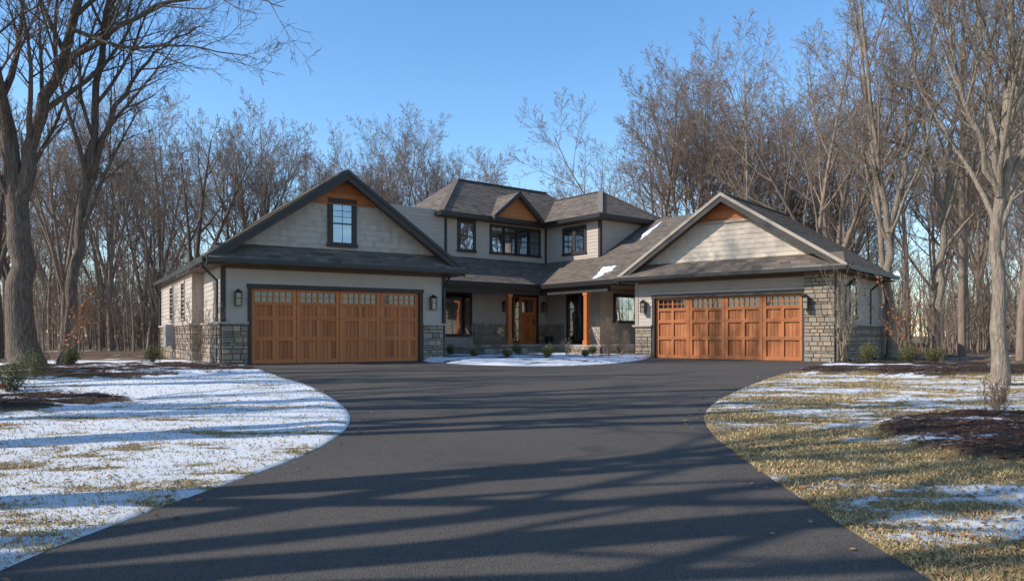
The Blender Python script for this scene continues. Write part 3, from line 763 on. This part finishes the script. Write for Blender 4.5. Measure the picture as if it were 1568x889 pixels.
stem_tree('bare_tree',[
 ([(-14.7,22.7,-.2),(-14.8,22.6,2.5),(-14.9,22.5,5.5),(-15.5,22.2,9.5),(-16,22,14),(-16.3,21.5,20)],.46,.05,.3),
 ([(-14.85,22.55,4.6),(-14.2,22.4,7),(-13.2,22.2,9.6),(-12.2,21.8,13),(-11.6,21.5,18)],.26,.03,.2),
 ([(-13.6,22.3,8.6),(-12.0,22,9.6),(-10.2,21.6,10.4),(-8.0,21.2,10.6),(-6.4,21,10.1)],.11,.012,.15),
 ([(-12.9,22.1,9.9),(-11.3,21.8,9.3),(-9.2,21.5,9.2),(-7.2,21.2,8.7)],.07,.01,.15),
 ([(-15.2,22.4,7),(-16.8,21.6,9.5),(-18.5,21,13)],.18,.03,.2)],M_bark,11)
stem_tree('bare_tree',[
 ([(-13.9,23.4,-.2),(-13.7,23.4,2.5),(-13.2,23.3,5.5),(-12.7,23.2,9.5),(-12.2,23,13),(-11.9,22.8,18)],.22,.03,.28),
 ([(-13.1,23.3,5.8),(-12.2,23.2,8),(-11.0,23.1,9.6),(-9.4,23,10.4)],.10,.012,.2)],M_bark,12)
stem_tree('bare_tree',[
 ([(10.0,15.5,-.25),(10.0,15.5,2.2),(10.15,15.5,5),(10.3,15.4,8),(10.2,15.2,13)],.17,.03,.30),
 ([(10.05,15.5,3.8),(9.4,15.4,5.4),(8.9,15.2,7.2),(8.6,15,9.5)],.07,.012,.2)],M_barkl,13)
stem_tree('bare_tree',[
 ([(15.2,30,-.2),(15.1,30,3),(14.9,30,6),(14.2,29.8,10),(13.4,29.5,17)],.22,.03,.3),
 ([(15.0,30,5),(15.7,29.8,8),(16.4,29.5,12),(17,29.3,16)],.14,.02,.2)],M_barkl,14)
stem_tree('bare_tree',[
 ([(17.3,30.5,-.2),(17.4,30.5,3),(17.6,30.4,7),(18,30,12),(18.1,29.8,18)],.2,.03,.3),
 ([(17.5,30.4,5.6),(16.6,30.2,9),(15.9,30,13),(15.5,29.8,17)],.13,.02,.2)],M_barkl,15)
stem_tree('bare_tree',[
 ([(15.6,24,-.2),(15.7,24,3),(15.4,24,7),(14.9,23.8,11),(14.2,23.6,16)],.15,.03,.35),
 ([(15.6,24,4),(16.2,23.8,7),(16.6,23.6,11)],.09,.02,.2)],M_barkl,16)
# roadside trees left of the drive: their shadows rake across it
for i,(x,y,s_,pi) in enumerate(((-9.5,5.0,.75,0),(-12.5,7.0,.85,1),(-14,9.8,.8,2),(-17,12.6,.85,0),(-11,2.2,.8,2),(-21,7.2,.95,1),(-24,14.5,1.0,2),(-7.5,2.6,.7,1),(-8.5,.2,.8,0))):
    o=bpy.data.objects.new('bare_tree',openp[pi].data); COL.objects.link(o); o.location=(x,y,zg(y)); o.scale=(s_,s_,s_); o.rotation_euler=(0,0,i*1.3)
# ------------------------------------------------------------------ shrubs
def evergreen(x,y,R,h,seed):
    r=random.Random(seed); bd=B(); z0=zg(y)+.06 if abs(x)>6 else .14
    base=Vector((x,y,z0))
    for k in range(14):
        a=r.uniform(0,6.28); tube(bd,[base,base+Vector((math.cos(a)*R*.5,math.sin(a)*R*.5,h*r.uniform(.5,.9)))],[.012,.004],3,M_twig)
    lobes=[(Vector((r.uniform(-.4,.4)*R,r.uniform(-.4,.4)*R,h*r.uniform(.35,.7))),r.uniform(.4,.65)) for _ in range(9)]
    for k in range(int(2600*min(1,R/.4))):
        c_,lr=lobes[k%9]; d=Vector((r.gauss(0,1),r.gauss(0,1),r.gauss(0,1))).normalized()
        q=c_+Vector((d.x*R*lr,d.y*R*lr,d.z*h*lr*.75))*r.uniform(.6,1.12)
        if q.z<.02: continue
        q=base+q; s=.03*r.uniform(.6,1.3); a=Vector((r.gauss(0,1),r.gauss(0,1),r.gauss(0,1)+.8)).normalized(); b_=a.cross(d).normalized()
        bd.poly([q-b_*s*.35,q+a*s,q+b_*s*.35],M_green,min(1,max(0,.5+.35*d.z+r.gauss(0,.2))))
    bd.obj('evergreen_shrub')
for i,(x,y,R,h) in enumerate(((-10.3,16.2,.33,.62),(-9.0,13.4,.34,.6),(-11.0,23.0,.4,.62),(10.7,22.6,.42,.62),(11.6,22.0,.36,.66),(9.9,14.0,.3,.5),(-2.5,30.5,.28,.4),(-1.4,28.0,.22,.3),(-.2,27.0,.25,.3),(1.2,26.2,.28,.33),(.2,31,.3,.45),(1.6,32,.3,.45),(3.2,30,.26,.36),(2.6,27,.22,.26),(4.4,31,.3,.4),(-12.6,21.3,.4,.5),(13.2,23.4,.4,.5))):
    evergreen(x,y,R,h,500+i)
def bare_shrub(x,y,h,seed,stems=9,spread=.35,leaves=0,m=M_twig,name='bare_shrub',z0=None,rad=.012):
    r=random.Random(seed); bd=B(); z0=zg(y)+.02 if z0 is None else z0
    for k in range(stems):
        d=Vector((r.gauss(0,spread),r.gauss(0,spread),1)).normalized()
        grow(bd,r,Vector((x+r.gauss(0,.06),y+r.gauss(0,.06),z0)),d,h*r.uniform(.7,1.05),rad,0,
          cfg(segs=[5,4,3],kids=[8,5],ratio=[.45,.5],lo=[.2,.1],ang=[(20,45),(25,50)],mr=.004),m)
    vs=bd.v[:]
    for k in range(leaves):
        q=Vector(r.choice(vs)); s=.10*r.uniform(.5,1.2); a=Vector((r.gauss(0,1),r.gauss(0,1),r.gauss(0,1))).normalized(); b_=a.orthogonal().normalized()
        bd.poly([q,q+a*s*.5+b_*s*.35,q+a*s,q+a*s*.5-b_*s*.35],M_oleaf)
    bd.obj(name)
bare_shrub(-1.5,31.2,1.5,1,12,.3,z0=.08); bare_shrub(-.6,31.8,1.1,2,9,.35,z0=.08); bare_shrub(3.9,30.3,1.5,3,12,.3,z0=.08); bare_shrub(2.2,29,.7,4,9,.4,z0=.08)
bare_shrub(4.3,29.6,1.0,14,9,.35,z0=.08)
bare_shrub(-9.6,23.0,1.9,5,9,.22); bare_shrub(10.9,24.7,3.2,6,8,.16,rad=.03,m=M_barkl,name='bare_vine_tree'); bare_shrub(7.1,11.0,.55,7,8,.25)
bare_shrub(-13.3,22.0,2.7,8,3,.25,200,name='oak_sapling'); bare_shrub(13.5,25.5,2.8,9,4,.28,220,name='oak_sapling'); bare_shrub(-9.0,12.6,.45,10,8,.6,120,name='bare_shrub')
bare_shrub(-13,17.5,.6,11,8,.5); bare_shrub(-15.5,25.5,2.4,12,7,.3); bare_shrub(14.4,25.2,2.2,13,7,.3)
bd=B(); q=F.p(5.9,-.6,.5)
prof=[(.12,0),(.17,.12),(.2,.3),(.22,.38),(.19,.38),(.17,.33)]
for i in range(len(prof)-1):
    for j in range(14):
        a=2*math.pi*j/14;b_=2*math.pi*(j+1)/14
        P=lambda rr,t,z: (q.x+rr*math.cos(t),q.y+rr*math.sin(t),q.z+z)
        bd.poly([P(prof[i][0],a,prof[i][1]),P(prof[i][0],b_,prof[i][1]),P(prof[i+1][0],b_,prof[i+1][1]),P(prof[i+1][0],a,prof[i+1][1])],M_black)
bd.obj('porch_planter')
# ------------------------------------------------------------------ light
az=Vector((-1,-.30,0)).normalized(); el=math.radians(34)
sd=Vector((az.x*math.cos(el),az.y*math.cos(el),math.sin(el)))
sl=bpy.data.lights.new('sun','SUN'); sl.energy=5.0; sl.angle=math.radians(.55); sl.color=(1,.945,.86)
so=bpy.data.objects.new('sun',sl); COL.objects.link(so); so.rotation_euler=sd.to_track_quat('Z','Y').to_euler(); so.location=(-30,5,30)
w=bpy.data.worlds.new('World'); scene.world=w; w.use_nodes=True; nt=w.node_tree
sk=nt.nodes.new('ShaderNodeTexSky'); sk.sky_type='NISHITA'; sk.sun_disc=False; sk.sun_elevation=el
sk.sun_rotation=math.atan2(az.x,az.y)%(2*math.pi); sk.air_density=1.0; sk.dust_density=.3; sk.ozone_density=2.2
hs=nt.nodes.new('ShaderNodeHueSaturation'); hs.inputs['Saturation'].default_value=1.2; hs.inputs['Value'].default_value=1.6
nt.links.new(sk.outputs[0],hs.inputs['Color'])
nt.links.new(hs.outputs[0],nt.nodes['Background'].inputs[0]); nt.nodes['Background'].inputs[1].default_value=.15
cd=bpy.data.cameras.new('camera'); cam=bpy.data.objects.new('camera',cd); COL.objects.link(cam)
cam.location=(0,0,.93); cam.rotation_euler=(math.radians(90),0,0); cd.sensor_width=36; cd.lens=26.4; cd.shift_y=.0437; cd.clip_end=2000
scene.camera=cam
scene.view_settings.view_transform='Standard'; scene.view_settings.look='None'; scene.view_settings.exposure=0
